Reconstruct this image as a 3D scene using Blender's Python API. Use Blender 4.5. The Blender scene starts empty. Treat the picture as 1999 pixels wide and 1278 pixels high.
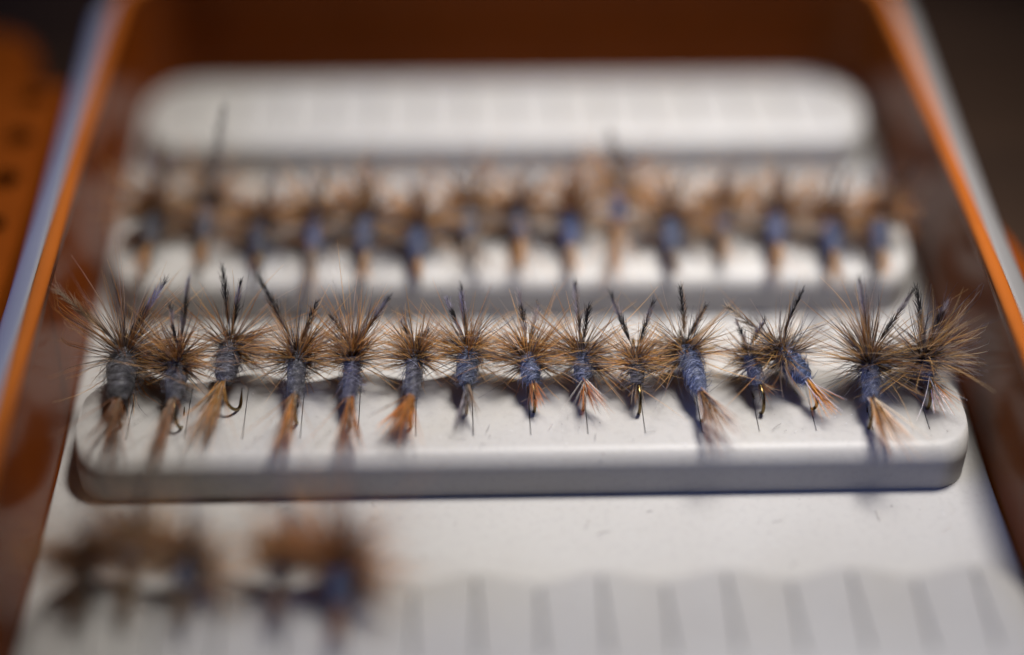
import bpy, math, random
import numpy as np
from mathutils import Vector, Matrix

# ------------------------------------------------------------------ camera, light, exposure
MM = 0.001
scene = bpy.context.scene
COL = scene.collection

cam_data = bpy.data.cameras.new("camera")
cam = bpy.data.objects.new("camera", cam_data)
COL.objects.link(cam)
fwd = Vector((0.031377, 0.764412, -0.643964))
rt = Vector((0.999430, -0.032011, 0.010699))
up = Vector((0.012435, 0.643933, 0.764981))
M = Matrix((rt, up, -fwd)).transposed().to_4x4()
M.translation = Vector((-6.22, -113.77, 116.786)) * MM
cam.matrix_world = M
cam_data.lens = 60
cam_data.sensor_width = 36
cam_data.sensor_fit = 'HORIZONTAL'
cam_data.clip_start = 0.005
cam_data.clip_end = 20
cam_data.dof.use_dof = True
cam_data.dof.focus_distance = 164.2 * MM
cam_data.dof.aperture_fstop = 3.45
cam_data.dof.aperture_blades = 0
scene.camera = cam

world = bpy.data.worlds.new("World")
scene.world = world
world.use_nodes = True
wb = world.node_tree.nodes["Background"]
wb.inputs[0].default_value = (0.6, 0.7, 1.0, 1)
wb.inputs[1].default_value = 0.004


def area(name, loc, target, size, power, colour, size_y=None, spread=180):
    d = bpy.data.lights.new(name, 'AREA')
    d.energy = power
    d.color = colour
    d.size = size
    if size_y:
        d.shape = 'RECTANGLE'
        d.size_y = size_y
    d.spread = math.radians(spread)
    o = bpy.data.objects.new(name, d)
    COL.objects.link(o)
    o.location = Vector(loc) * MM
    o.rotation_euler = (Vector(target) * MM - o.location).to_track_quat('-Z', 'Y').to_euler()
    return o


kd = bpy.data.lights.new("key_lamp", 'SPOT')          # a desk lamp close above, to the right
kd.energy = 11.2
kd.color = (1.0, 0.957, 0.912)
kd.shadow_soft_size = 0.05
kd.spot_size = math.radians(32)
kd.spot_blend = 1.0
key = bpy.data.objects.new("key_lamp", kd)
COL.objects.link(key)
key.location = Vector((80, 68, 310)) * MM
key.rotation_euler = (Vector((11, 36, 0)) * MM - key.location).to_track_quat('-Z', 'Y').to_euler()
area("window_light", (-620, -170, 260), (20, 0, 0), 0.7, 3.6, (0.20, 0.35, 1.0), size_y=0.4)

scene.view_settings.view_transform = 'Standard'
scene.view_settings.look = 'None'
scene.view_settings.exposure = 0.0
scene.view_settings.gamma = 1.0
scene.view_settings.use_curve_mapping = False
scene.cycles.use_denoising = True
scene.cycles.max_bounces = 8

# ------------------------------------------------------------------ helpers
rng = np.random.default_rng(11)
random.seed(5)


def link(name, me, mat=None, parent=None, loc=None):
    o = bpy.data.objects.new(name, me)
    COL.objects.link(o)
    if mat is not None:
        me.materials.append(mat)
    if parent is not None:
        o.parent = parent
    if loc is not None:
        o.location = Vector(loc) * MM
    return o


def empty(name, loc=(0, 0, 0), parent=None):
    o = bpy.data.objects.new(name, None)
    COL.objects.link(o)
    o.location = Vector(loc) * MM
    o.empty_display_size = 0.002
    if parent is not None:
        o.parent = parent
    return o


def tag(o, label, cat, group=None, kind=None):
    o["label"] = label
    o["category"] = cat
    if group:
        o["group"] = group
    if kind:
        o["kind"] = kind


def mesh_py(name, verts, faces, smooth=False, cols=None):
    """verts in millimetres"""
    me = bpy.data.meshes.new(name)
    v = np.asarray(verts, dtype=np.float64) * MM
    me.from_pydata([tuple(p) for p in v], [], [tuple(f) for f in faces])
    me.polygons.foreach_set("use_smooth", [smooth] * len(me.polygons))
    if cols is not None:
        a = me.color_attributes.new("Col", 'FLOAT_COLOR', 'POINT')
        c = np.ones((len(v), 4), dtype=np.float32)
        c[:, :3] = cols
        a.data.foreach_set("color", c.ravel())
    me.update()
    return me


def mesh_quads(name, verts, quads, cols=None, smooth=True):
    me = bpy.data.meshes.new(name)
    n, m = len(verts), len(quads)
    me.vertices.add(n)
    me.vertices.foreach_set("co", (np.asarray(verts, dtype=np.float32) * MM).ravel())
    me.loops.add(m * 4)
    me.loops.foreach_set("vertex_index", np.asarray(quads, dtype=np.int32).ravel())
    me.polygons.add(m)
    me.polygons.foreach_set("loop_start", np.arange(0, m * 4, 4, dtype=np.int32))
    me.polygons.foreach_set("loop_total", np.full(m, 4, dtype=np.int32))
    me.polygons.foreach_set("use_smooth", np.full(m, smooth, dtype=bool))
    if cols is not None:
        a = me.color_attributes.new("Col", 'FLOAT_COLOR', 'POINT')
        c = np.ones((n, 4), dtype=np.float32)
        c[:, :3] = cols
        a.data.foreach_set("color", c.ravel())
    me.update(calc_edges=True)
    me.validate()
    return me


def fibre_arrays(P, R, C, sides=3):
    """P (n,k,3) polylines, R (n,k) radii, C (n,k,3) colours -> verts, quads, cols of thin tapered tubes"""
    n, k, _ = P.shape
    t = P[:, -1] - P[:, 0]
    t /= np.linalg.norm(t, axis=1, keepdims=True) + 1e-9
    ref = np.where(np.abs(t[:, 2:3]) < 0.8, np.array([[0, 0, 1.0]]), np.array([[1.0, 0, 0]]))
    a = np.cross(t, ref)
    a /= np.linalg.norm(a, axis=1, keepdims=True)
    b = np.cross(t, a)
    V = np.zeros((n, k, sides, 3))
    for s in range(sides):
        an = 2 * math.pi * s / sides
        d = math.cos(an) * a + math.sin(an) * b
        V[:, :, s] = P + d[:, None, :] * R[:, :, None]
    idx = np.arange(n * k * sides).reshape(n, k, sides)
    q = []
    for s in range(sides):
        s2 = (s + 1) % sides
        q.append(np.stack([idx[:, :-1, s], idx[:, :-1, s2], idx[:, 1:, s2], idx[:, 1:, s]], -1).reshape(-1, 4))
    Cc = np.repeat(C[:, :, None, :], sides, 2).reshape(-1, 3)
    return V.reshape(-1, 3), np.concatenate(q), Cc


def join_arrays(parts):
    V, Q, C, off = [], [], [], 0
    for v, q, c in parts:
        V.append(v); Q.append(q + off); C.append(c); off += len(v)
    return np.concatenate(V), np.concatenate(Q), np.concatenate(C)


def tube_arrays(pts, rad, sides=8):
    pts = np.asarray(pts, float)
    k = len(pts)
    rad = np.broadcast_to(np.asarray(rad, float), (k,))
    tan = np.gradient(pts, axis=0)
    tan /= np.linalg.norm(tan, axis=1, keepdims=True) + 1e-12
    nrm = np.cross(tan[0], (0.3, 0.1, 0.95)); nrm /= np.linalg.norm(nrm)
    V = []
    for i in range(k):
        nrm = nrm - tan[i] * (nrm @ tan[i]); nrm /= np.linalg.norm(nrm)
        b = np.cross(tan[i], nrm)
        for s in range(sides):
            an = 2 * math.pi * s / sides
            V.append(pts[i] + rad[i] * (math.cos(an) * nrm + math.sin(an) * b))
    Q = []
    for i in range(k - 1):
        for s in range(sides):
            s2 = (s + 1) % sides
            Q.append((i * sides + s, i * sides + s2, (i + 1) * sides + s2, (i + 1) * sides + s))
    return np.array(V), np.array(Q)


# ------------------------------------------------------------------ materials
def new_mat(name):
    m = bpy.data.materials.new(name)
    m.use_nodes = True
    nt = m.node_tree
    return m, nt, nt.nodes["Principled BSDF"]


def noise(nt, scale, detail=4, rough=0.55, stretch=None):
    tc = nt.nodes.new("ShaderNodeTexCoord")
    n = nt.nodes.new("ShaderNodeTexNoise")
    n.inputs["Scale"].default_value = scale
    n.inputs["Detail"].default_value = detail
    n.inputs["Roughness"].default_value = rough
    if stretch:
        mp = nt.nodes.new("ShaderNodeMapping")
        mp.inputs["Scale"].default_value = stretch
        nt.links.new(tc.outputs["Object"], mp.inputs["Vector"])
        nt.links.new(mp.outputs["Vector"], n.inputs["Vector"])
    else:
        nt.links.new(tc.outputs["Object"], n.inputs["Vector"])
    return n


def ramp(nt, src, stops):
    r = nt.nodes.new("ShaderNodeValToRGB")
    e = r.color_ramp.elements
    while len(e) < len(stops):
        e.new(0.5)
    for el, (p, c) in zip(e, stops):
        el.position = p
        el.color = (*c, 1)
    nt.links.new(src, r.inputs["Fac"])
    return r


def bump(nt, src, bsdf, dist_mm, strength=1.0):
    b = nt.nodes.new("ShaderNodeBump")
    b.inputs["Distance"].default_value = dist_mm * MM
    b.inputs["Strength"].default_value = strength
    nt.links.new(src, b.inputs["Height"])
    nt.links.new(b.outputs["Normal"], bsdf.inputs["Normal"])


def plastic(name, c1, c2, rough, bump_mm, scale=900, fine_stretch=None, ior=1.13):
    m, nt, p = new_mat(name)
    n = noise(nt, 60, 3)
    r = ramp(nt, n.outputs["Fac"], [(0.3, c1), (0.7, c2)])
    nt.links.new(r.outputs["Color"], p.inputs["Base Color"])
    p.inputs["Roughness"].default_value = rough
    p.inputs["IOR"].default_value = ior
    p.inputs["Specular IOR Level"].default_value = 0.5
    nf = noise(nt, scale, 3, 0.6, fine_stretch)
    bump(nt, nf.outputs["Fac"], p, bump_mm)
    return m


MAT = {}
MAT["orange"] = plastic("orange_plastic", (0.125, 0.026, 0.0025), (0.16, 0.034, 0.0036), 0.20, 0.006, 700)
MAT["orange_matt"] = plastic("orange_plastic_matt", (0.15, 0.032, 0.003), (0.19, 0.042, 0.0042), 0.42, 0.02, 900)
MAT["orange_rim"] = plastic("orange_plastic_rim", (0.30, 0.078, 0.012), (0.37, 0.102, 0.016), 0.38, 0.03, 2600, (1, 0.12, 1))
MAT["seal"] = plastic("seal_rubber", (0.225, 0.22, 0.225), (0.26, 0.255, 0.26), 0.34, 0.004, 1500, None, 1.5)

m, nt, p = new_mat("silicone")
n = noise(nt, 35, 3)
r = ramp(nt, n.outputs["Fac"], [(0.3, (0.330, 0.316, 0.298)), (0.7, (0.378, 0.368, 0.354))])
n2 = noise(nt, 1400, 2, 0.6)
r2 = ramp(nt, n2.outputs["Fac"], [(0.30, (0.86, 0.86, 0.86)), (0.50, (1, 1, 1))])
mx = nt.nodes.new("ShaderNodeMixRGB"); mx.blend_type = 'MULTIPLY'; mx.inputs[0].default_value = 0.5
nt.links.new(r.outputs["Color"], mx.inputs[1]); nt.links.new(r2.outputs["Color"], mx.inputs[2])
nt.links.new(mx.outputs["Color"], p.inputs["Base Color"])
p.inputs["Roughness"].default_value = 0.5
p.inputs["Subsurface Weight"].default_value = 0.1
p.inputs["Subsurface Radius"].default_value = (1.0, 0.8, 0.6)
p.inputs["Subsurface Scale"].default_value = 0.0012
nb = noise(nt, 1800, 4, 0.65)
bump(nt, nb.outputs["Fac"], p, 0.02)
MAT["silicone"] = m

m, nt, p = new_mat("table_wood")
n = noise(nt, 14, 6, 0.6, (1.0, 9.0, 1.0))
r = ramp(nt, n.outputs["Fac"], [(0.25, (0.010, 0.0042, 0.0018)), (0.55, (0.025, 0.0118, 0.006)), (0.8, (0.04, 0.021, 0.012))])
nt.links.new(r.outputs["Color"], p.inputs["Base Color"])
p.inputs["Roughness"].default_value = 0.7
p.inputs["Specular IOR Level"].default_value = 0.15
bump(nt, n.outputs["Fac"], p, 0.2)
MAT["table"] = m


def attr_mat(name, rough, transl, spec=0.5, sheen=0.0):
    m, nt, p = new_mat(name)
    a = nt.nodes.new("ShaderNodeAttribute"); a.attribute_name = "Col"
    nt.links.new(a.outputs["Color"], p.inputs["Base Color"])
    p.inputs["Roughness"].default_value = rough
    p.inputs["Specular IOR Level"].default_value = spec
    if sheen:
        p.inputs["Sheen Weight"].default_value = sheen
    if transl:
        t = nt.nodes.new("ShaderNodeBsdfTranslucent")
        g = nt.nodes.new("ShaderNodeGamma"); g.inputs["Gamma"].default_value = 0.75
        nt.links.new(a.outputs["Color"], g.inputs["Color"])
        nt.links.new(g.outputs["Color"], t.inputs["Color"])
        mixs = nt.nodes.new("ShaderNodeMixShader"); mixs.inputs[0].default_value = transl
        out = nt.nodes["Material Output"]
        nt.links.new(p.outputs[0], mixs.inputs[1]); nt.links.new(t.outputs[0], mixs.inputs[2])
        nt.links.new(mixs.outputs[0], out.inputs["Surface"])
    return m


MAT["feather"] = attr_mat("feather_fibre", 0.35, 0.55, 0.6)
MAT["dubbing"] = attr_mat("dubbing_fur", 0.5, 0.0, 0.5, 0.25)
MAT["speck"] = attr_mat("dust_speck", 0.7, 0.0, 0.3)
m, nt, p = new_mat("hook_bronze")
p.inputs["Base Color"].default_value = (0.16, 0.11, 0.045, 1)
p.inputs["Metallic"].default_value = 1.0
p.inputs["Roughness"].default_value = 0.22
nn = noise(nt, 900, 3); bump(nt, nn.outputs["Fac"], p, 0.01)
MAT["hook"] = m
m, nt, p = new_mat("thread_black")
nn = noise(nt, 3000, 2); rr = ramp(nt, nn.outputs["Fac"], [(0.3, (0.012, 0.011, 0.012)), (0.7, (0.035, 0.03, 0.03))])
nt.links.new(rr.outputs["Color"], p.inputs["Base Color"]); p.inputs["Roughness"].default_value = 0.35
MAT["thread"] = m

# ------------------------------------------------------------------ the table
me = mesh_py("table", [(-900, -900, -4.0), (900, -900, -4.0), (900, 1100, -4.0), (-900, 1100, -4.0)], [(0, 1, 2, 3)])
table = link("table", me, MAT["table"])
tag(table, "dark brown wooden table top under the orange box", "table", kind="structure")

# ------------------------------------------------------------------ the box
BX, Y0, Y1, CR = 45.2, -72.0, 75.0, 7.0


def loop_points(off, seg=10):
    """rounded rectangle, offset outward by off; counter-clockwise"""
    pts = []
    r = CR + off
    for cx, cy, a0 in ((BX - CR, Y1 - CR, 0), (-BX + CR, Y1 - CR, 90), (-BX + CR, Y0 + CR, 180), (BX - CR, Y0 + CR, 270)):
        for i in range(seg + 1):
            a = math.radians(a0 + 90 * i / seg)
            pts.append((cx + r * math.cos(a), cy + r * math.sin(a)))
    return pts


def sweep(name, profile, closed=False):
    V, Fc = [], []
    n = len(loop_points(0))
    for off, z in profile:
        for x, y in loop_points(off):
            V.append((x, y, z))
    k = len(profile)
    for j in range(k if closed else k - 1):
        j2 = (j + 1) % k
        for i in range(n):
            i2 = (i + 1) % n
            Fc.append((j * n + i, j2 * n + i, j2 * n + i2, j * n + i2))
    return V, Fc, n


box = empty("fly_box", (0, 0, -4.0))
tag(box, "open orange plastic fly box with cream slotted insert, pale seal and lid", "fly box")
BO = (0, 0, 4.0)      # children are built in world millimetres

V, Fc, n = sweep("tray", [(-0.25, -1.6), (-0.2, 0.2), (0.12, 13.4), (0.16, 14.3), (0.02, 14.45), (0.05, 14.6)])
outer = [(4.3, 11.9), (4.6, 11.8), (4.4, 11.2), (3.2, -3.4), (2.4, -3.95)]
base_i = len(V)
Fc.append(tuple(range(n)))                             # inside bottom
for off, z in outer:
    V += [(x, y, z) for x, y in loop_points(off)]
for j in range(len(outer) - 1):
    for i in range(n):
        i2 = (i + 1) % n
        a, b = base_i + j * n, base_i + (j + 1) * n
        Fc.append((a + i, b + i, b + i2, a + i2))
lo = base_i + (len(outer) - 1) * n
Fc.append(tuple(lo + i for i in range(n))[::-1])
tray = link("tray", mesh_py("tray", V, Fc, True), MAT["orange"], box, BO)

V, Fc, n = sweep("rim", [(0.05, 14.3), (0.10, 14.8), (0.32, 15.02), (0.75, 15.10), (1.25, 15.02), (1.52, 14.8), (1.6, 13.6)], True)
rim = link("rim", mesh_py("rim", V, Fc, True), MAT["orange_rim"], box, BO)

V, Fc, n = sweep("seal", [(1.64, 11.8), (1.66, 14.35), (1.80, 14.46), (2.2, 14.28), (3.1, 13.70), (3.9, 13.0), (4.42, 12.35), (4.5, 11.9)], True)
seal = link("seal", mesh_py("seal", V, Fc, True), MAT["seal"], box, BO)

# insert: slab and four ridges
V, Fc, n = sweep("insert", [(-0.32, -1.4), (-0.32, -0.15), (-0.45, 0.0)])
Fc.append(tuple(2 * n + i for i in range(n)))
Fc.append(tuple(range(n))[::-1])
insert = link("insert", mesh_py("insert", V, Fc, False), MAT["silicone"], box, BO)

SLITS = [(0.5 + 5.45 * k, k) for k in range(-7, 8)]


def ridge_mesh(SW):
    HX, HR = 42.6, 4.8
    RF, FIL, BV = 3.4, 2.0, 0.45
    xs = set()
    nseg = 140
    for i in range(nseg + 1):
        xs.add(round(-HX + 2 * HX * i / nseg, 4))
    for e in (-1, 1):
        for i in range(9):
            xs.add(round(e * (HX - RF * (1 - math.cos(math.pi / 2 * i / 8))), 4))
    slit_of = {}
    for sx, k in SLITS:
        xs = {x for x in xs if abs(x - sx) > SW * 2.2}
    for sx, k in SLITS:
        a, b = round(sx - SW, 4), round(sx + SW, 4)
        xs.add(a); xs.add(b); slit_of[a] = k; slit_of[b] = k
    xs = sorted(xs)

    def back(x):
        ph = (x - 0.5) / 5.45 * math.pi
        w = 12.1 - 0.6 * math.cos(ph) * (1.0)
        d = max(0.0, abs(x) - (HX - RF))
        return w - (RF - math.sqrt(max(0, RF * RF - d * d)))

    def front(x):
        d = max(0.0, abs(x) - (HX - RF))
        return RF - math.sqrt(max(0, RF * RF - d * d))

    V, Fc = [], []
    rows = []
    for x in xs:
        yb, yf = back(x), front(x)
        pr = [(yb, -0.1), (yb, HR - BV), (yb - BV * 0.3, HR - BV * 0.3), (yb - BV, HR)]
        s0 = yb - 0.9
        s1 = yf + 3.2
        ids = []
        for y, z in pr:
            ids.append(len(V)); V.append((x, y, z))
        mid = []
        if x in slit_of:
            for y in (s0, s1):
                mid.append(len(V)); V.append((x, y, HR))
            low = []
            for y in (s0, s1):
                low.append(len(V)); V.append((x, y, HR - 2.6))
        else:
            low = None
        fr = []
        for i in range(9):
            a = math.pi / 2 * i / 8
            fr.append(len(V)); V.append((x, yf + FIL - FIL * math.sin(a), HR - FIL + FIL * math.cos(a)))
        fr.append(len(V)); V.append((x, yf, -0.1))
        rows.append((x, ids, mid, low, fr))
    for (xa, ia, ma, la, fa), (xb, ib, mb, lb, fb) in zip(rows[:-1], rows[1:]):
        for i in range(3):
            Fc.append((ia[i], ia[i + 1], ib[i + 1], ib[i]))
        for i in range(len(fa) - 1):
            Fc.append((fa[i], fa[i + 1], fb[i + 1], fb[i]))
        if la and lb and slit_of[xa] == slit_of[xb]:
            Fc.append((ia[3], ma[0], mb[0], ib[3]))
            Fc.append((ma[1], fa[0], fb[0], mb[1]))
            Fc.append((ma[0], la[0], lb[0], mb[0]))
            Fc.append((la[1], ma[1], mb[1], lb[1]))
            Fc.append((ma[0], ma[1], la[1], la[0]))
            Fc.append((mb[0], lb[0], lb[1], mb[1]))
            Fc.append((la[0], la[1], lb[1], lb[0]))
        else:
            Fc.append((ia[3], *ma, fa[0], fb[0], *mb[::-1], ib[3]))
    for r_, s in ((rows[0], 1), (rows[-1], -1)):
        loop = r_[1] + r_[4]
        Fc.append(tuple(loop[::s]))
    me = mesh_py("ridge", V, Fc, True)
    me.set_sharp_from_angle(angle=math.radians(50))
    return me


ridge_full, ridge_open = ridge_mesh(0.045), ridge_mesh(0.14)     # slits closed on hooks / standing open
for me in (ridge_full, ridge_open):
    me.materials.append(MAT["silicone"])
for y, me in ((0.1, ridge_full), (-26.4, ridge_open), (26.6, ridge_full), (53.1, ridge_open)):
    link("ridge", me, None, insert, (0, y, 0))


def slab(name, outline, z0, z1, bev, mat, parent, loc):
    """closed prism with bevelled top edge from a ccw outline"""
    o = np.array(outline, float)
    c = o.mean(0)
    d = np.roll(o, -1, 0) - np.roll(o, 1, 0)
    nrm = np.stack([d[:, 1], -d[:, 0]], 1)
    nrm /= np.linalg.norm(nrm, axis=1, keepdims=True)
    rings = [(0, z0), (0, z1 - bev), (-bev * 0.3, z1 - bev * 0.3), (-bev, z1)]
    V, Fc, n = [], [], len(o)
    for off, z in rings:
        V += [(p[0], p[1], z) for p in o + nrm * off]
    for j in range(3):
        for i in range(n):
            i2 = (i + 1) % n
            Fc.append((j * n + i, j * n + i2, (j + 1) * n + i2, (j + 1) * n + i))
    Fc.append(tuple(3 * n + i for i in range(n)))
    Fc.append(tuple(range(n))[::-1])
    me = mesh_py(name, V, Fc, True)
    me.set_sharp_from_angle(angle=math.radians(40))
    return link(name, me, mat, parent, loc)


def round_rect(x0, x1, y0, y1, r, seg=6):
    pts = []
    for cx, cy, a0 in ((x1 - r, y1 - r, 0), (x0 + r, y1 - r, 90), (x0 + r, y0 + r, 180), (x1 - r, y0 + r, 270)):
        for i in range(seg + 1):
            a = math.radians(a0 + 90 * i / seg)
            pts.append((cx + r * math.cos(a), cy + r * math.sin(a)))
    return pts


# latch tab on the right side
slab("latch", [(48.2, -24.0), (53.6, -24.0), (54.4, -22.5), (54.4, 16.0), (53.9, 24.0), (53.0, 29.5), (51.4, 34.5), (49.6, 38.0), (48.2, 39.5)], 3.0, 7.6, 0.5, MAT["orange_matt"], box, BO)

# the open lid with its perforated hinge rail
lid = slab("lid", round_rect(-150.0, -58.2, -70.0, 80.0, 8.0), -3.9, 5.0, 1.4, MAT["orange_matt"], box, BO)
rail_outline = round_rect(-58.6, -52.6, -62.0, 61.5, 2.4)


def rail_mesh():
    """hinge rail: a bar with a row of round pin holes sunk in its top"""
    x0, x1, ya, yb, z0, z1 = -59.2, -52.5, -62.0, 62.5, -3.9, 7.6
    V, Fc = [], []
    HC = [59.0 - 8.35 * i for i in range(14)]
    cx, hr, ns = -56.0, 1.7, 16

    def vid(p):
        V.append(p); return len(V) - 1
    ys = [yb - 0.9] + [(HC[i] + HC[i + 1]) / 2 for i in range(13)] + [ya + 0.9]
    # each cell: square ring of 16 points around the hole
    for i, hy in enumerate(HC):
        y1_, y0_ = ys[i], ys[i + 1]
        circ, low, sq = [], [], []
        for s in range(ns):
            a = 2 * math.pi * s / ns
            c_, s_ = math.cos(a), math.sin(a)
            circ.append(vid((cx + hr * c_, hy + hr * s_, z1)))
            low.append(vid((cx + hr * 0.9 * c_, hy + hr * 0.9 * s_, z1 - 6.0)))
            mxx = max(abs(c_), abs(s_)); ux, uy = c_ / mxx, s_ / mxx
            px = cx + (ux * (x1 - 0.9 - cx) if ux > 0 else -ux * (x0 + 0.9 - cx))
            py = hy + (uy * (y1_ - hy) if uy > 0 else -uy * (y0_ - hy))
            sq.append(vid((px, py, z1)))
        for s in range(ns):
            s2 = (s + 1) % ns
            Fc.append((circ[s], sq[s], sq[s2], circ[s2]))
            Fc.append((low[s], circ[s], circ[s2], low[s2]))
        Fc.append(tuple(low))
    rings = []
    for off, z in ((0.9, z1), (0.3, z1 - 0.25), (0.0, z1 - 0.9), (0.0, z0)):
        rings.append([vid((x0 + off, ya + off, z)), vid((x1 - off, ya + off, z)), vid((x1 - off, yb - off, z)), vid((x0 + off, yb - off, z))])
    for a, b in zip(rings[:-1], rings[1:]):
        for i in range(4):
            i2 = (i + 1) % 4
            Fc.append((a[i], b[i], b[i2], a[i2]))
    me = mesh_py("hinge_rail", V, Fc, True)
    me.set_sharp_from_angle(angle=math.radians(35))
    return me


rail = link("hinge_rail", rail_mesh(), MAT["orange_matt"], lid)

# ------------------------------------------------------------------ the flies
def norm(v):
    v = np.asarray(v, float)
    return v / (np.linalg.norm(v) + 1e-12)


def lerp_cols(stops, t):
    """stops [(pos,colour)], t array -> colours"""
    ps = [s[0] for s in stops]
    cs = np.array([s[1] for s in stops])
    return np.stack([np.interp(t, ps, cs[:, i]) for i in range(3)], -1)


def stem(root, dirs, length, bend, k):
    """curved polylines: root (n,3), dirs (n,3), length (n,), bend (n,3) sideways drift"""
    t = np.linspace(0, 1, k)[None, :, None]
    return root[:, None, :] + dirs[:, None, :] * (length[:, None, None] * t) + bend[:, None, :] * (t ** 2)


def barred(n, k, R_, phase, dark, light, freq=2.6):
    t = np.linspace(0, 1, k)[None, :]
    s = 0.5 + 0.5 * np.sin(2 * math.pi * (t * freq + phase[:, None]))
    s = np.clip((s - 0.35) * 3, 0, 1)[..., None]
    return np.array(dark) * (1 - s) + np.array(light) * s


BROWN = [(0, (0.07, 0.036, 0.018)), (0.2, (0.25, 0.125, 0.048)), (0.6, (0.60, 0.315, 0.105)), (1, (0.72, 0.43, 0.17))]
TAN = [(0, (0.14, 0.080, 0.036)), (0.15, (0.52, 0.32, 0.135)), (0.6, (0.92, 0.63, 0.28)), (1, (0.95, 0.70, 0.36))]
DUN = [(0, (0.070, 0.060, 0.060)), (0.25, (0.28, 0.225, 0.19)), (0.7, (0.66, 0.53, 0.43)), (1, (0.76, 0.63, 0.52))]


def make_fly(H, B, bw, T, wings, hr, spec, fine=1.0):
    """H hackle centre, B body end, T tail tip, wings: wing tips (all mm)"""
    H, B, T = (np.array(v, float) for v in (H, B, T))
    R = np.random.default_rng(spec["seed"])
    a = norm(B - H)
    u = norm(np.array([0, 0, 1.0]) - a * a[2])
    s = np.cross(u, a)
    L = np.linalg.norm(B - H)
    rb = bw / 2 * 0.76; hr = hr * spec.get("reach", 1.30 if fine >= 1 else 1.4)
    base = np.array([B[0], B[1], 5.0])
    root = empty("fishing_fly", tuple(base))
    off = base

    def add(name, arr, mat, parent=root, kind=None):
        v, q, c = arr
        o = link(name, mesh_quads(name, v - off, q, c), mat, parent)
        if kind:
            o["kind"] = kind
        return o

    # hook: eye, shank, bend and point
    hk = []
    eye_c = H - a * 1.9
    for i in range(9):
        an = math.pi * 2 * i / 9 + math.pi * 0.15
        hk.append(eye_c + (-a * math.cos(an) * -0.42 + u * math.sin(an) * 0.42))
    hk.append(H - a * 1.2)
    hk.append(H + a * (L * 0.5))
    e = B + a * spec.get("hook_run", 0.9) * 0.35
    hk.append(e)
    RB = 1.45
    dn = norm(-u + s * spec.get("hook_lean", 0.0))
    for i in range(1, 13):
        an = math.radians(190) * i / 12
        hk.append(e + a * (RB * math.sin(an)) + dn * (RB * (1 - math.cos(an))))
    hk.append(hk[-1] - a * 1.6 + dn * -0.15)
    rad = np.full(len(hk), 0.17); rad[-1] = 0.03; rad[:9] = 0.14
    v, q = tube_arrays(hk, rad, 7)
    add("hook", (v, q, np.zeros((len(v), 3))), MAT["hook"])

    # thread head
    pts = [H - a * x for x in (0.5, 0.8, 1.1, 1.4, 1.55)]
    v, q = tube_arrays(pts, [0.42, 0.5, 0.45, 0.32, 0.05], 8)
    add("head", (v, q, np.zeros((len(v), 3))), MAT["thread"])

    # dubbed body: lumpy core with wound fur on it
    def prof(t):
        t = np.asarray(t, float)
        return rb * (0.72 + 0.30 * np.sin(np.pi * np.clip(t * 0.95 + 0.12, 0, 1))) * np.sqrt(np.clip(1 - np.clip((t - 0.72) / 0.30, 0, 1) ** 2.2, 0.03, 1)) * (0.97)
    nr, ns = (22, 18) if fine >= 1 else (12, 10)
    V, C = [], []
    bc = np.array(spec["body"]) * (np.array((0.78, 0.80, 0.74)) if spec["body"][2] < 0.15 else np.array((0.64, 0.73, 0.68)))
    wind = R.uniform(3.5, 5.5)
    for i in range(nr):
        t = i / (nr - 1)
        for j in range(ns):
            an = 2 * math.pi * j / ns
            lump = 1 + 0.07 * math.sin(an + t * wind * 2 * math.pi) + R.normal(0, 0.025)
            r_ = float(prof(t)) * 0.94 * lump
            V.append(H + a * (0.25 + (L - 0.25) * t) + (s * math.cos(an) + u * math.sin(an)) * r_)
            C.append(bc * R.uniform(0.45, 0.8))
    Q = [(i * ns + j, i * ns + (j + 1) % ns, (i + 1) * ns + (j + 1) % ns, (i + 1) * ns + j) for i in range(nr - 1) for j in range(ns)]
    body = add("body", (np.array(V), np.array(Q), np.array(C)), MAT["dubbing"])
    nf = int(640 * fine * fine * max(0.6, L / 5.5))
    k = 7
    t0 = R.uniform(0.0, 1.0, nf); ph = R.uniform(0, 2 * math.pi, nf)
    arc = R.uniform(0.6, 2.4, nf) * np.where(R.random(nf) < 0.12, -1, 1)
    pit = R.normal(0.10, 0.10, nf)
    lift = np.where(R.random(nf) < 0.28, R.uniform(0.15, 1.0, nf), R.uniform(0.0, 0.08, nf)) * spec.get("fuzz", 1.0)
    tt = np.linspace(0, 1, k)[None, :]
    an = ph[:, None] + arc[:, None] * tt
    tl = np.clip(t0[:, None] + pit[:, None] * tt, 0, 1.0)
    rr = prof(tl) * 0.96 + 0.03 + lift[:, None] * tt ** 1.6
    P = H + a * (0.25 + (L - 0.25) * tl)[..., None] + s * (np.cos(an) * rr)[..., None] + u * (np.sin(an) * rr)[..., None]
    g = R.uniform(0.5, 1.9, nf)
    pale = R.random(nf) < 0.17
    col = bc[None] * g[:, None]
    col[pale] = (bc * 2.2 + np.array((0.20, 0.20, 0.24))) * R.uniform(0.6, 1.2, (pale.sum(), 1))
    Cc = np.repeat(col[:, None], k, 1)
    Rr = (0.030 / (fine ** 0.5)) * (1 - 0.75 * tt ** 2) * np.ones((nf, 1))
    add("dubbing_fur", fibre_arrays(P, Rr, Cc), MAT["dubbing"], body, "stuff")

    # hackle collar
    n = int(spec.get("n", 190) * 2.1 * (1 if fine >= 1 else 0.8)); k = 7
    ph = R.uniform(0, 2 * math.pi, n)
    lobes = R.uniform(0, 2 * math.pi, 6); wid = R.uniform(0.15, 0.5, 6)
    pick = R.integers(0, 6, n)
    inl = R.random(n) < (0.55 if fine >= 1 else 0.3)
    ph = np.where(inl, lobes[pick] + R.normal(0, 1, n) * wid[pick], ph)
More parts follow.
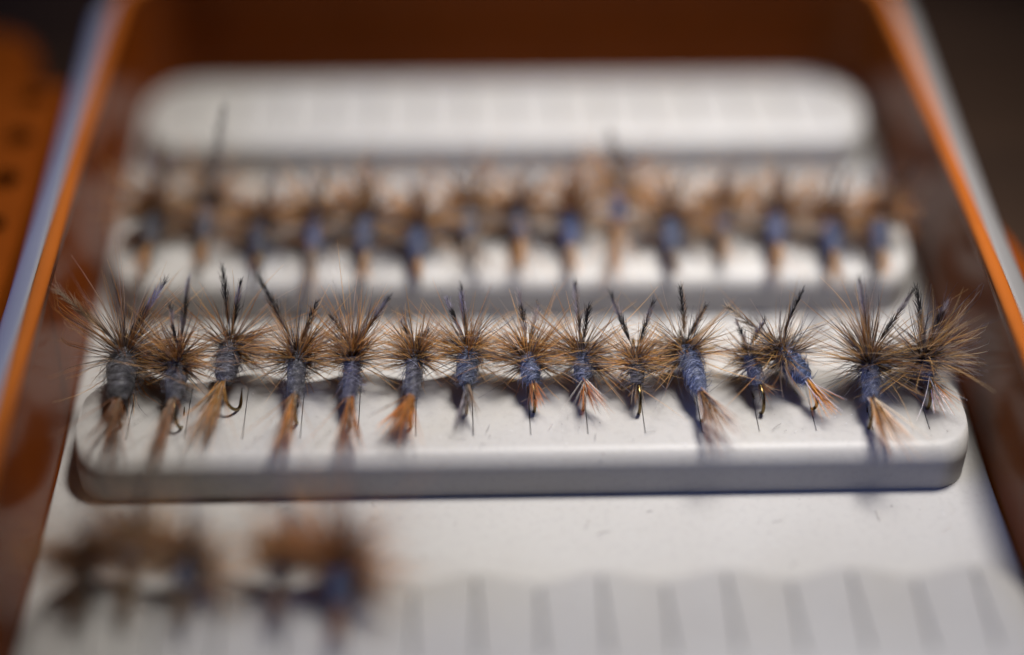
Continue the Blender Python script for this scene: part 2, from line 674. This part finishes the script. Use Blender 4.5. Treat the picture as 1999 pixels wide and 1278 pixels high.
    lean = R.normal(0, 0.22, 6)
    reach = R.uniform(0.82, 1.18, 6)
    clump = np.round(ph / 0.19) * 0.19
    ph = ph + (clump - ph) * R.uniform(0.0, 0.75, n)
    pos = R.uniform(-0.8, 1.25, n)
    cone = R.normal(spec.get("cone", 0.0), 0.36, n) + (pos - 0.2) * 0.25
    cone = cone + np.where(inl, lean[pick], 0)
    ah = norm(a + u * R.normal(0, 0.22) + s * R.normal(0, 0.20))
    uh = norm(u - ah * (u @ ah)); sh = np.cross(uh, ah)
    dirs = sh * np.cos(ph)[:, None] + uh * np.sin(ph)[:, None] + ah * cone[:, None]
    dirs /= np.linalg.norm(dirs, axis=1, keepdims=True)
    length = hr * R.uniform(0.68, 1.12, n)
    length *= np.where(inl, reach[pick], R.uniform(0.8, 1.1, n))
    short = R.random(n) < 0.25
    length[short] *= R.uniform(0.4, 0.7, short.sum())
    # fibres pressed against the silicone below are bent aside
    down = np.clip(-dirs[:, 2], 0, 1)
    length *= 1 - 0.42 * down
    bend = R.normal(0, 0.75, (n, 3)) * (length[:, None] / 5) + np.array([0, 0, 1]) * (down * 1.1)[:, None] - a * (R.uniform(-0.2, 0.5, n) * length * 0.12)[:, None]
    rootp = H + a * pos[:, None] + (s * np.cos(ph)[:, None] + u * np.sin(ph)[:, None]) * 0.32
    P = stem(rootp, dirs, length, bend, k)
    P[:, :, 2] = np.maximum(P[:, :, 2], np.where(P[:, :, 1] - (round(H[1] / 26.5 - 0.4) * 26.5) < 12.2, 5.12, 0.12))
    P[:, :, 0] = np.clip(P[:, :, 0], -44.6, 44.6)
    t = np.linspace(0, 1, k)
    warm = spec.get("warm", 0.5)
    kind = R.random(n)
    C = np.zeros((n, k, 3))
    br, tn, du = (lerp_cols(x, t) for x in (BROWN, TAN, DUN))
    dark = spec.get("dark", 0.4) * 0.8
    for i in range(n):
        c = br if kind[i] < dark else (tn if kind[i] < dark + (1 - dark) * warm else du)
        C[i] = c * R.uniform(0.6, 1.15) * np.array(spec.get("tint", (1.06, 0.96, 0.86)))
    gz = R.random(n) < spec.get("grizzle", 0.22)
    C[gz] = barred(gz.sum(), k, R, R.random(gz.sum()), (0.03, 0.027, 0.03), (0.33, 0.30, 0.32))
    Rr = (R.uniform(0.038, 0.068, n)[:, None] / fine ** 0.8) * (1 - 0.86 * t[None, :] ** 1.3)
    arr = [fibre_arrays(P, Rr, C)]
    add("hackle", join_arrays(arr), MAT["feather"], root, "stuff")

    # two upright hackle-tip wings of fine barbs, barred black and white
    for wi, w in enumerate(wings):
        w = np.array(w, float)
        b0 = H - a * 0.35 + u * 0.25
        ax = norm(w - b0); wl = np.linalg.norm(w - b0)
        side = norm(np.cross(ax, norm(np.array((0.15, -1, 0.7)) + R.normal(0, 0.25, 3))))
        k = 6; nb = int(64 * (1 if fine >= 1 else 0.6))
        curve = norm(np.cross(ax, side)) * R.normal(0, 0.8)
        tb = np.concatenate([np.linspace(0.18, 0.93, nb // 2)] * 2) + R.normal(0, 0.012, nb // 2 * 2)
        sg = np.concatenate([np.ones(nb // 2), -np.ones(nb // 2)])
        nb = len(tb)
        spread = (0.25 + 1.1 * spec.get("wing_w", 0.5)) * np.sin(np.clip(tb, 0, 1) * math.pi * 0.85 + 0.25) * R.uniform(0.3, 1.2, nb)
        bl = 0.24 * wl * (1.08 - tb * 0.55)
        rootp = b0 + ax * (tb * wl)[:, None] + curve * (tb ** 2)[:, None]
        d = ax * bl[:, None] + side * (sg * spread)[:, None]
        bn = -side * (sg * spread * 0.35)[:, None] + R.normal(0, 0.14, (nb, 3))
        P = stem(rootp, d, np.ones(nb), bn, k)
        along = tb[:, None] + (bl / wl)[:, None] * np.linspace(0, 1, k)[None, :]
        lt = spec.get("wing_light", (0.60, 0.53, 0.52)); dk = (0.050, 0.046, 0.047); tn = (0.44, 0.31, 0.20)
        pat = [[(0, tn), (0.45, tn), (0.6, dk), (1.2, dk)],
               [(0, tn), (0.38, dk), (0.58, dk), (0.66, lt), (0.86, lt), (0.94, dk), (1.2, dk)],
               [(0, tn), (0.45, (0.38, 0.28, 0.2)), (0.6, lt), (0.92, lt), (1.02, dk)],
               [(0, tn), (0.30, lt), (0.48, lt), (0.56, dk), (0.74, dk), (0.82, lt), (1.0, lt)],
               [(0, tn), (0.5, (0.5, 0.4, 0.28)), (0.62, (0.12, 0.09, 0.06)), (0.74, (0.55, 0.45, 0.33)), (1.2, (0.62, 0.53, 0.42))]][spec.get("pat", (R.integers(4), R.integers(4)))[wi]]
        C = lerp_cols(pat, np.clip(along + R.normal(0, 0.02, (nb, 1)), 0, 1.2)) * R.uniform(0.7, 1.3, (nb, 1, 1))
        Rr = (0.038 / fine ** 0.8) * (1 - 0.75 * np.linspace(0, 1, k)[None, :] ** 1.4) * np.ones((nb, 1))
        tz = np.linspace(0, 1.0, 8)
        rach = (b0 + ax[None] * (tz * wl)[:, None] + curve[None] * (tz ** 2)[:, None])[None]
        arr = [fibre_arrays(P, Rr, C), fibre_arrays(rach, np.linspace(0.06, 0.015, 8)[None], np.full((1, 8, 3), 0.06))]
        add("wing", join_arrays(arr), MAT["feather"], root, "stuff")

    # tail fibres
    n = int(spec.get("nt", 46) * 1.0 * (1 if fine >= 1 else 0.6)); k = 7
    ta = norm(T - B); tlen = np.linalg.norm(T - B)
    ts = norm(np.cross(ta, (0, 0, 1))); tu = np.cross(ts, ta)
    sp = (0.05 + spec.get("spread", 0.13) * 1.6)
    rad_ = np.sqrt(R.random(n)) * sp; an = R.uniform(0, 2 * math.pi, n)
    dirs = ta + ts * (rad_ * np.cos(an))[:, None] + tu * (rad_ * 0.6 * np.sin(an))[:, None]
    rootp = B - a * 0.35 + ts * (R.normal(0, 0.13, n))[:, None] + tu * (0.2 + R.normal(0, 0.10, n))[:, None]
    length = (tlen + 0.35) * R.uniform(0.7, 1.15, n)
    bend = R.normal(0, 0.22, (n, 3)) + np.array((0, 0, 0.25))
    P = stem(rootp, dirs, length, bend, k)
    ridge_y = round(H[1] / 26.5 - 0.4) * 26.5
    tcol = np.array(spec.get("tail", (0.34, 0.16, 0.05))) * np.array((1.1, 1.0, 0.72))
    tpale = np.array(spec.get("tail2", (0.42, 0.33, 0.24)))
    mix = (R.random(n) < spec.get("pale", 0.25))
    C = np.where(mix[:, None], tpale, tcol) * R.uniform(0.8, 2.1, (n, 1))
    tt = np.linspace(0, 1, k)
    out_ = R.random(n) < 0.15
    dirs[out_] += ts * R.normal(0, 0.3, (out_.sum(), 1)) + tu * R.uniform(0, 0.15, (out_.sum(), 1))
    P = stem(rootp, dirs, length, bend, k)
    P[:, :, 2] = np.where(P[:, :, 1] > ridge_y, np.maximum(P[:, :, 2], 4.95), P[:, :, 2])
    C = C[:, None, :] * (0.75 + 0.35 * tt)[None, :, None]
    gz = R.random(n) < 0.12
    C[gz] = barred(gz.sum(), k, R, R.random(gz.sum()), (0.04, 0.032, 0.03), (0.40, 0.36, 0.34))
    Rr = (R.uniform(0.038, 0.06, n)[:, None] / fine ** 0.8) * (1 - 0.82 * tt[None, :] ** 1.5)
    add("tail", fibre_arrays(P, Rr, C), MAT["feather"], root, "stuff")
    return root

ROW_C=[
   ((-38.56, 12.3, 8.0), (-38.4, 6.3, 7.4), 3.6, (-38.44, -0.82, 6.2), [(-44.54, 14.27, 14.54), (-34.34, 14.27, 15.45)], 6.72) ,
   ((-33.28, 11.15, 8.0), (-33.13, 5.96, 7.4), 2.57, (-34.18, -0.91, 6.2), [(-31.36, 12.65, 16.69), (-33.72, 12.65, 13.3)], 4.55) ,
   ((-28.46, 13.33, 8.0), (-28.69, 8.33, 7.4), 3.0, (-30.62, 1.59, 6.2), [(-28.62, 14.83, 16.96), (-26.97, 14.83, 14.89)], 5.6) ,
   ((-21.88, 11.68, 8.0), (-21.74, 6.44, 7.4), 2.28, (-22.64, -0.48, 6.2), [(-25.04, 13.18, 17.1), (-19.66, 13.18, 13.15)], 4.72) ,
   ((-16.43, 11.72, 8.0), (-16.58, 5.91, 7.4), 2.09, (-16.6, -0.74, 6.2), [(-12.68, 13.22, 14.15), (-18.64, 13.22, 12.21)], 5.07) ,
   ((-10.37, 11.61, 8.0), (-10.76, 5.79, 7.4), 1.99, (-12.22, 1.61, 6.2), [(-11.99, 13.11, 11.18), (-9.04, 13.11, 10.23)], 4.18) ,
   ((-5.34, 12.12, 8.0), (-5.5, 7.57, 7.4), 2.7, (-5.36, 3.7, 6.2), [(-5.97, 13.62, 14.86), (-7.7, 13.62, 13.38)], 4.89) ,
   ((0.47, 11.24, 8.0), (0.83, 7.59, 7.4), 2.49, (1.36, 5.7, 6.2), [(-0.32, 12.74, 14.48), (1.43, 12.74, 12.68)], 4.58) ,
   ((5.71, 11.29, 8.0), (5.7, 7.78, 7.4), 2.19, (6.79, 4.3, 6.2), [(4.88, 12.79, 15.86), (6.35, 12.79, 13.2)], 5.18) ,
   ((10.88, 10.43, 8.0), (10.98, 7.24, 7.4), 1.69, (10.38, 5.8, 6.2), [(8.25, 11.93, 15.25), (12.48, 11.93, 13.93)], 4.27) ,
   ((15.92, 11.85, 8.0), (16.84, 5.95, 7.4), 2.6, (18.93, -0.27, 6.2), [(15.42, 13.35, 14.12), (17.86, 13.35, 12.18)], 5.21) ,
   ((22.02, 10.82, 8.0), (22.63, 7.0, 7.4), 1.9, (23.51, 6.4, 6.2), [(20.81, 12.32, 11.12), (23.26, 12.32, 11.53)], 3.79) ,
   ((25.21, 11.36, 8.0), (27.3, 7.42, 7.4), 2.9, (29.11, 4.13, 6.2), [(19.61, 12.86, 12.55), (26.52, 12.86, 14.6)], 5.6) ,
   ((33.71, 9.98, 8.0), (32.95, 4.61, 7.4), 2.19, (34.35, -1.41, 6.2), [(31.82, 11.48, 17.25), (37.3, 11.48, 15.3)], 5.73) ,
   ((39.17, 10.63, 8.0), (39.04, 7.26, 7.4), 2.0, (40.1, 4.04, 6.2), [(37.61, 12.13, 15.15), (40.9, 12.13, 13.33)], 5.8) ,
]
ROW_B=[
   ((-38.79, 35.84, 8.0), (-38.62, 30.28, 7.4), 2.53, (-39.08, 25.99, 6.2), [(-38.25, 37.34, 14.78), (-36.07, 37.34, 14.11)], 5.06) ,
   ((-33.13, 36.68, 8.0), (-32.89, 31.07, 7.4), 2.54, (-33.12, 27.17, 6.2), [(-30.38, 38.18, 19.58), (-33.12, 38.18, 12.18)], 5.09) ,
   ((-27.15, 34.25, 8.0), (-26.95, 28.74, 7.4), 2.52, (-27.29, 27.5, 6.2), [(-24.93, 35.75, 13.44), (-29.44, 35.75, 9.51)], 5.04) ,
   ((-21.27, 34.61, 8.0), (-21.34, 29.08, 7.4), 2.53, (-21.57, 21.06, 6.2), [(-22.07, 36.11, 12.17), (-19.86, 36.11, 12.8)], 5.05) ,
   ((-15.94, 34.33, 8.0), (-15.92, 28.81, 7.4), 2.53, (-16.06, 24.29, 6.2), [(-15.45, 35.83, 14.26), (-16.62, 35.83, 12.3)], 5.05) ,
   ((-10.45, 33.04, 8.0), (-10.27, 27.56, 7.4), 2.51, (-10.04, 25.03, 6.2), [(-11.16, 34.54, 12.48), (-8.46, 34.54, 12.45)], 5.03) ,
   ((-5.11, 36.2, 8.0), (-4.74, 30.56, 7.4), 2.55, (-4.02, 25.34, 6.2), [(-2.42, 37.7, 12.17), (-6.29, 37.7, 10.2)], 5.1) ,
   ((0.77, 36.09, 8.0), (0.52, 30.47, 7.4), 2.55, (0.24, 25.26, 6.2), [(1.44, 37.59, 11.52), (-0.21, 37.59, 10.54)], 5.1) ,
   ((5.93, 35.07, 8.0), (5.82, 29.48, 7.4), 2.54, (5.98, 25.59, 6.2), [(5.98, 36.57, 14.17), (7.7, 36.57, 12.17)], 5.09) ,
   ((11.54, 38.58, 8.0), (11.05, 32.82, 7.4), 2.58, (10.29, 23.8, 6.2), [(10.3, 40.08, 15.04), (12.1, 40.08, 12.37)], 5.17) ,
   ((16.79, 33.76, 8.0), (16.48, 28.22, 7.4), 2.53, (16.64, 24.96, 6.2), [(16.13, 35.26, 11.65), (18.03, 35.26, 11.96)], 5.07) ,
   ((22.74, 36.19, 8.0), (22.07, 30.53, 7.4), 2.56, (21.74, 27.03, 6.2), [(21.97, 37.69, 11.22), (23.7, 37.69, 10.53)], 5.12) ,
   ((28.28, 34.68, 8.0), (27.6, 29.09, 7.4), 2.55, (27.06, 23.49, 6.2), [(28.04, 36.18, 12.2), (29.5, 36.18, 11.52)], 5.1) ,
   ((34.2, 33.45, 8.0), (33.36, 27.91, 7.4), 2.54, (32.82, 23.38, 6.2), [(33.53, 34.95, 12.99), (35.82, 34.95, 12.3)], 5.08) ,
   ((39.22, 33.55, 8.0), (38.46, 28.0, 7.4), 2.54, (38.41, 24.56, 6.2), [(42.52, 35.05, 13.61), (38.61, 35.05, 12.2)], 5.08) ,
]
ROW_D=[
   ((-38.26, -14.11, 8.0), (-38.06, -17.31, 7.4), 2.62, (-38.54, -20.71, 6.2), [(-38.58, -12.61, 11.77), (-36.53, -12.61, 11.1)], 6.54) ,
   ((-34.07, -12.13, 8.0), (-34.44, -15.68, 7.4), 2.65, (-34.31, -20.8, 6.2), [(-33.35, -10.63, 12.72), (-35.2, -10.63, 10.26)], 6.17) ,
   ((-29.26, -14.31, 8.0), (-29.49, -17.5, 7.4), 2.4, (-29.59, -21.46, 6.2), [(-28.59, -12.81, 14.52), (-27.82, -12.81, 11.73)], 6.54) ,
   ((-21.29, -13.9, 8.0), (-21.57, -17.4, 7.4), 1.97, (-21.78, -21.64, 6.2), [(-20.86, -12.4, 15.15), (-20.08, -12.4, 11.75)], 5.26) ,
   ((-16.18, -14.89, 8.0), (-16.44, -19.48, 7.4), 2.7, (-16.62, -23.37, 6.2), [(-16.93, -13.39, 13.02), (-13.99, -13.39, 11.41)], 6.11) ,
]

PURP = (0.098, 0.094, 0.128)
GREY = (0.095, 0.090, 0.120)
BLUE = (0.070, 0.085, 0.175)
DEEP = (0.045, 0.058, 0.130)
RUST = (0.42, 0.185, 0.03)
TANT = (0.44, 0.27, 0.12)

SPEC_C = [  # body colours shift grey to blue rightwards, painting in warm and cool light
    ("dark brown fly by the left wall with the longest, widest hackle in the sharp row", dict(pat=(4, 1), body=(0.085, 0.08, 0.10), dark=0.75, warm=0.5, cone=-0.1, n=220, tail=(0.26, 0.12, 0.06), spread=0.22, wing_w=0.55, wing_light=(0.5, 0.47, 0.58), fuzz=1.5, hook_run=0.3)),
    ("small fly with narrow rusty tail, second from the left wall in the sharp row", dict(body=(0.10, 0.095, 0.12), dark=0.65, warm=0.6, tail=(0.33, 0.16, 0.09), spread=0.07, hook_lean=0.2, wing_w=0.25, bar=0.7)),
    ("fly with brass hook bend curling beside its wide tan tail, third from left wall", dict(body=PURP, dark=0.45, warm=0.45, tail=TANT, spread=0.13, hook_lean=0.55, hook_run=1.1, nt=70, wing_w=0.3)),
    ("fly with long black-tipped wing leaning left, fourth from left wall in the sharp row", dict(pat=(0, 0), body=(0.075, 0.07, 0.09), dark=0.45, warm=0.8, tail=(0.40, 0.20, 0.06), spread=0.07, nt=60, bar=0.75, wing_w=0.35)),
    ("fly with dark pointed wing leaning right, fifth from left wall in the sharp row", dict(body=(0.075, 0.07, 0.13), dark=0.42, warm=0.85, tail=(0.38, 0.18, 0.07), spread=0.12, wing_w=0.3)),
    ("fly with bushy bright rust-orange tail in the sharp row", dict(body=(0.08, 0.075, 0.11), dark=0.3, warm=0.85, tail=RUST, tail2=(0.5, 0.24, 0.08), pale=0.25, spread=0.24, nt=90, wing_w=0.3)),
    ("fly with fat blue-grey body and short faint grey tail, left of the sharp row's middle", dict(body=(0.10, 0.105, 0.18), dark=0.3, warm=0.75, tail=(0.20, 0.15, 0.14), tail2=(0.35, 0.32, 0.32), spread=0.16, nt=34, wing_light=(0.58, 0.54, 0.62), wing_w=0.32)),
    ("fly with round blue body and stubby orange tail, at the sharp row's middle", dict(body=(0.085, 0.095, 0.19), dark=0.3, warm=0.7, tail=(0.42, 0.19, 0.08), pale=0.15, spread=0.13, hook_run=1.1, wing_w=0.3)),
    ("fly with white hairs hanging beside a thin orange tail, right of the sharp row's middle", dict(body=(0.075, 0.08, 0.16), dark=0.35, warm=0.6, tail=(0.42, 0.17, 0.05), tail2=(0.7, 0.66, 0.6), pale=0.45, spread=0.24, nt=34, hook_run=1.2, wing_w=0.3)),
    ("small dark-bodied fly with a shiny brass hook showing, between two blue-bodied flies", dict(body=(0.035, 0.025, 0.03), dark=0.15, warm=0.9, tail=(0.24, 0.14, 0.08), spread=0.25, nt=14, hook_run=1.3, fuzz=1.8, reach=1.05, n=140, wing_w=0.3)),
    ("fly with long blue body tilted right and long pale brown tail", dict(body=(0.075, 0.09, 0.20), dark=0.45, warm=0.7, tail=(0.34, 0.20, 0.12), tail2=(0.60, 0.52, 0.46), pale=0.45, spread=0.19, nt=60, wing_w=0.35, wing_light=(0.3, 0.2, 0.13))),
    ("smallest fly of the sharp row, with a very short tail and dark hook", dict(body=(0.05, 0.06, 0.13), dark=0.2, warm=0.9, tail=(0.30, 0.17, 0.12), spread=0.35, nt=26, hook_run=1.2, reach=1.02, n=120, wing_w=0.3)),
    ("brightest blue-bodied fly, tilted right, with stiff orange and white tail", dict(body=(0.06, 0.10, 0.27), dark=0.3, warm=0.45, tail=(0.50, 0.26, 0.05), tail2=(0.62, 0.58, 0.62), pale=0.3, spread=0.09, wing_w=0.5, grizzle=0.35, hook_run=1.3, pat=(4, 0))),
    ("navy-bodied fly with tall split wings and long tan tail near the right wall", dict(body=(0.035, 0.045, 0.11), dark=0.35, warm=0.55, tail=(0.46, 0.28, 0.14), tail2=(0.66, 0.56, 0.44), pale=0.4, spread=0.16, nt=64, cone=0.15, n=230, grizzle=0.3, wing_w=0.35)),
    ("last fly at the right wall in the sharp row, hackle sweeping toward the wall", dict(body=(0.07, 0.075, 0.16), dark=0.35, warm=0.5, tail=(0.46, 0.22, 0.05), tail2=(0.75, 0.72, 0.72), pale=0.5, spread=0.24, n=220, grizzle=0.4, hook_run=1.1, wing_w=0.35)),
]
for i, (row, (lab, sp)) in enumerate(zip(ROW_C, SPEC_C)):
    sp = dict(sp, seed=100 + i, tint=(1.06, 0.97, 0.87) if i < 10 else (1.0, 0.97, 0.93))
    o = make_fly(*row, sp)
    tag(o, lab, "fishing fly", "flies in the sharp middle row")

ORD = ["first", "second", "third", "fourth", "fifth", "sixth", "seventh", "eighth", "ninth", "tenth", "eleventh", "twelfth", "thirteenth", "fourteenth", "last"]
LOOK_B = ["dark grey-bodied fly", "fly with very tall wing", "dark-hackled fly", "pale lavender long-tailed fly", "blue-grey fly",
          "wide dark blue fly", "thin fly with forked tail", "small blue-grey fly", "bright blue fly", "highest-sitting rusty fly",
          "slim fly with dark tail", "thin grey fly", "long blue-grey fly", "round dark blue fly", "fly with dark slanting wing"]
for i, row in enumerate(ROW_B):
    R = np.random.default_rng(300 + i)
    bl = [GREY, PURP, (0.06, 0.06, 0.09), (0.16, 0.15, 0.27), (0.08, 0.085, 0.16), (0.05, 0.065, 0.14), (0.12, 0.11, 0.15), (0.07, 0.08, 0.14), (0.06, 0.085, 0.22),
          (0.12, 0.13, 0.30), (0.05, 0.065, 0.13), (0.07, 0.075, 0.12), (0.085, 0.09, 0.19), (0.06, 0.075, 0.17), (0.045, 0.06, 0.13)][i]
    dk = [0.8, 0.4, 0.6, 0.4, 0.5, 0.5, 0.4, 0.5, 0.5, 0.4, 0.5, 0.2, 0.5, 0.6, 0.5][i]
    sp = dict(seed=300 + i, body=bl, dark=dk, warm=R.uniform(0.5, 0.9), tail=(0.40, 0.24, 0.12) if i not in (3, 6, 10) else (0.25, 0.2, 0.2), tail2=(0.5, 0.42, 0.34),
              spread=0.3 if i == 6 else 0.12, nt=44, n=200, wing_w=0.45)
    if i in (1, 9, 14):
        sp.update(pat=(0, 0), wing_w=0.8)
    if i == 14:
        sp.update(dark=1.0, reach=1.05)
    o = make_fly(*row, sp, fine=0.75)
    tag(o, f"{LOOK_B[i]}, {ORD[i]} from left in the blurred back row", "fishing fly", "flies in the blurred row behind")

LOOK_D = ["blackish blurred fly nearest the left wall in the frontmost row", "dark fly set highest, second from left in the frontmost row",
          "purple-grey blurred fly with tan hackle, third in the frontmost row", "narrow dark upright fly, fourth in the frontmost row",
          "blue-bodied fly with rusty red hackle at right end of frontmost row"]
SPEC_D = [dict(body=(0.02, 0.018, 0.025), dark=1.1, warm=0.6, tail=(0.15, 0.09, 0.06)), dict(body=(0.03, 0.026, 0.035), dark=0.6, warm=0.6, tail=(0.2, 0.13, 0.07)),
          dict(body=(0.12, 0.11, 0.15), dark=0.25, warm=0.85, tail=(0.25, 0.18, 0.12)), dict(body=(0.035, 0.028, 0.035), dark=0.35, warm=0.8, tail=(0.2, 0.12, 0.1)),
          dict(body=(0.07, 0.085, 0.17), dark=0.45, warm=0.95, tail=(0.35, 0.2, 0.14), n=320, tint=(1.1, 0.88, 0.68))]
for i, row in enumerate(ROW_D):
    sp = dict({"n": 210}, **SPEC_D[i])
    sp.update(reach=(1.0, 1.1, 1.2, 1.05, 1.3)[i], seed=500 + i, nt=40, wing_w=0.45)
    o = make_fly(*row, sp, fine=0.75)
    tag(o, LOOK_D[i], "fishing fly", "flies in the frontmost row")

# ------------------------------------------------------------------ dust and lint on the silicone
R = np.random.default_rng(77)
V, Q, C = [], [], []
octa = np.array([(1, 0, 0), (0, 1, 0), (-1, 0, 0), (0, -1, 0), (0, 0, 1), (0, 0, -1)], float)
of = [(0, 1, 4), (1, 2, 4), (2, 3, 4), (3, 0, 4), (1, 0, 5), (2, 1, 5), (3, 2, 5), (0, 3, 5)]


def speck(x, y, z, r, c):
    b = len(V)
    for p_ in octa:
        V.append(np.array((x, y, z + r * 0.6)) + p_ * r * R.uniform(0.5, 1.2, 3))
        C.append(c)
    Q.extend([tuple(b + i for i in f) for f in of])


for i in range(240):
    x = R.uniform(-42, 42)
    if R.random() < 0.5:
        y, z = R.uniform(1.4, 9.5), 5.0
    else:
        y, z = R.uniform(-12, -0.5), 0.0
    white = R.random() < 0.6
    speck(x, y, z, R.uniform(0.02, 0.075), (0.8, 0.8, 0.8) if white else (0.06, 0.045, 0.04))
for x, y, z, r, c in ((7.2, 0.6, 4.75, 0.11, (0.10, 0.05, 0.03)), (34.6, -2.2, 0.0, 0.10, (0.02, 0.02, 0.03)), (14.3, -2.0, 0.0, 0.06, (0.05, 0.04, 0.04)),
                      (30.5, 1.5, 5.0, 0.05, (0.02, 0.02, 0.02)), (38.5, 2.2, 5.0, 0.06, (0.05, 0.04, 0.03)), (40.2, 2.8, 5.0, 0.07, (0.06, 0.05, 0.03))):
    speck(x, y, z, r, c)
me = mesh_py("dust_specks", V, Q, False, np.array(C))
o = link("dust_specks", me, MAT["speck"])
tag(o, "fine pale and dark dust specks lying on the cream insert", "dust", kind="stuff")

n = 26; k = 6
rp = np.stack([R.uniform(-40, 42, n), R.uniform(-9, -0.6, n), np.full(n, 0.05)], 1)
up_ = R.random(n) < 0.5
rp[up_, 1] = R.uniform(1.5, 6, up_.sum()); rp[up_, 2] = 5.05
an = R.uniform(0, 6.28, n)
d = np.stack([np.cos(an), np.sin(an), np.zeros(n)], 1)
P = stem(rp, d, R.uniform(0.4, 1.3, n), np.stack([R.normal(0, 0.2, n), R.normal(0, 0.2, n), R.uniform(0, 0.1, n)], 1), k)
Cc = np.repeat((np.where(R.random(n) < 0.6, 0.05, 0.5)[:, None] * np.array((1, 0.9, 0.85)))[:, None], k, 1)
v, q, c = fibre_arrays(P, np.full((n, k), 0.018), Cc)
o = link("lint", mesh_quads("lint", v, q, c), MAT["speck"])
tag(o, "stray short hairs of lint lying on the cream insert", "lint", kind="stuff")
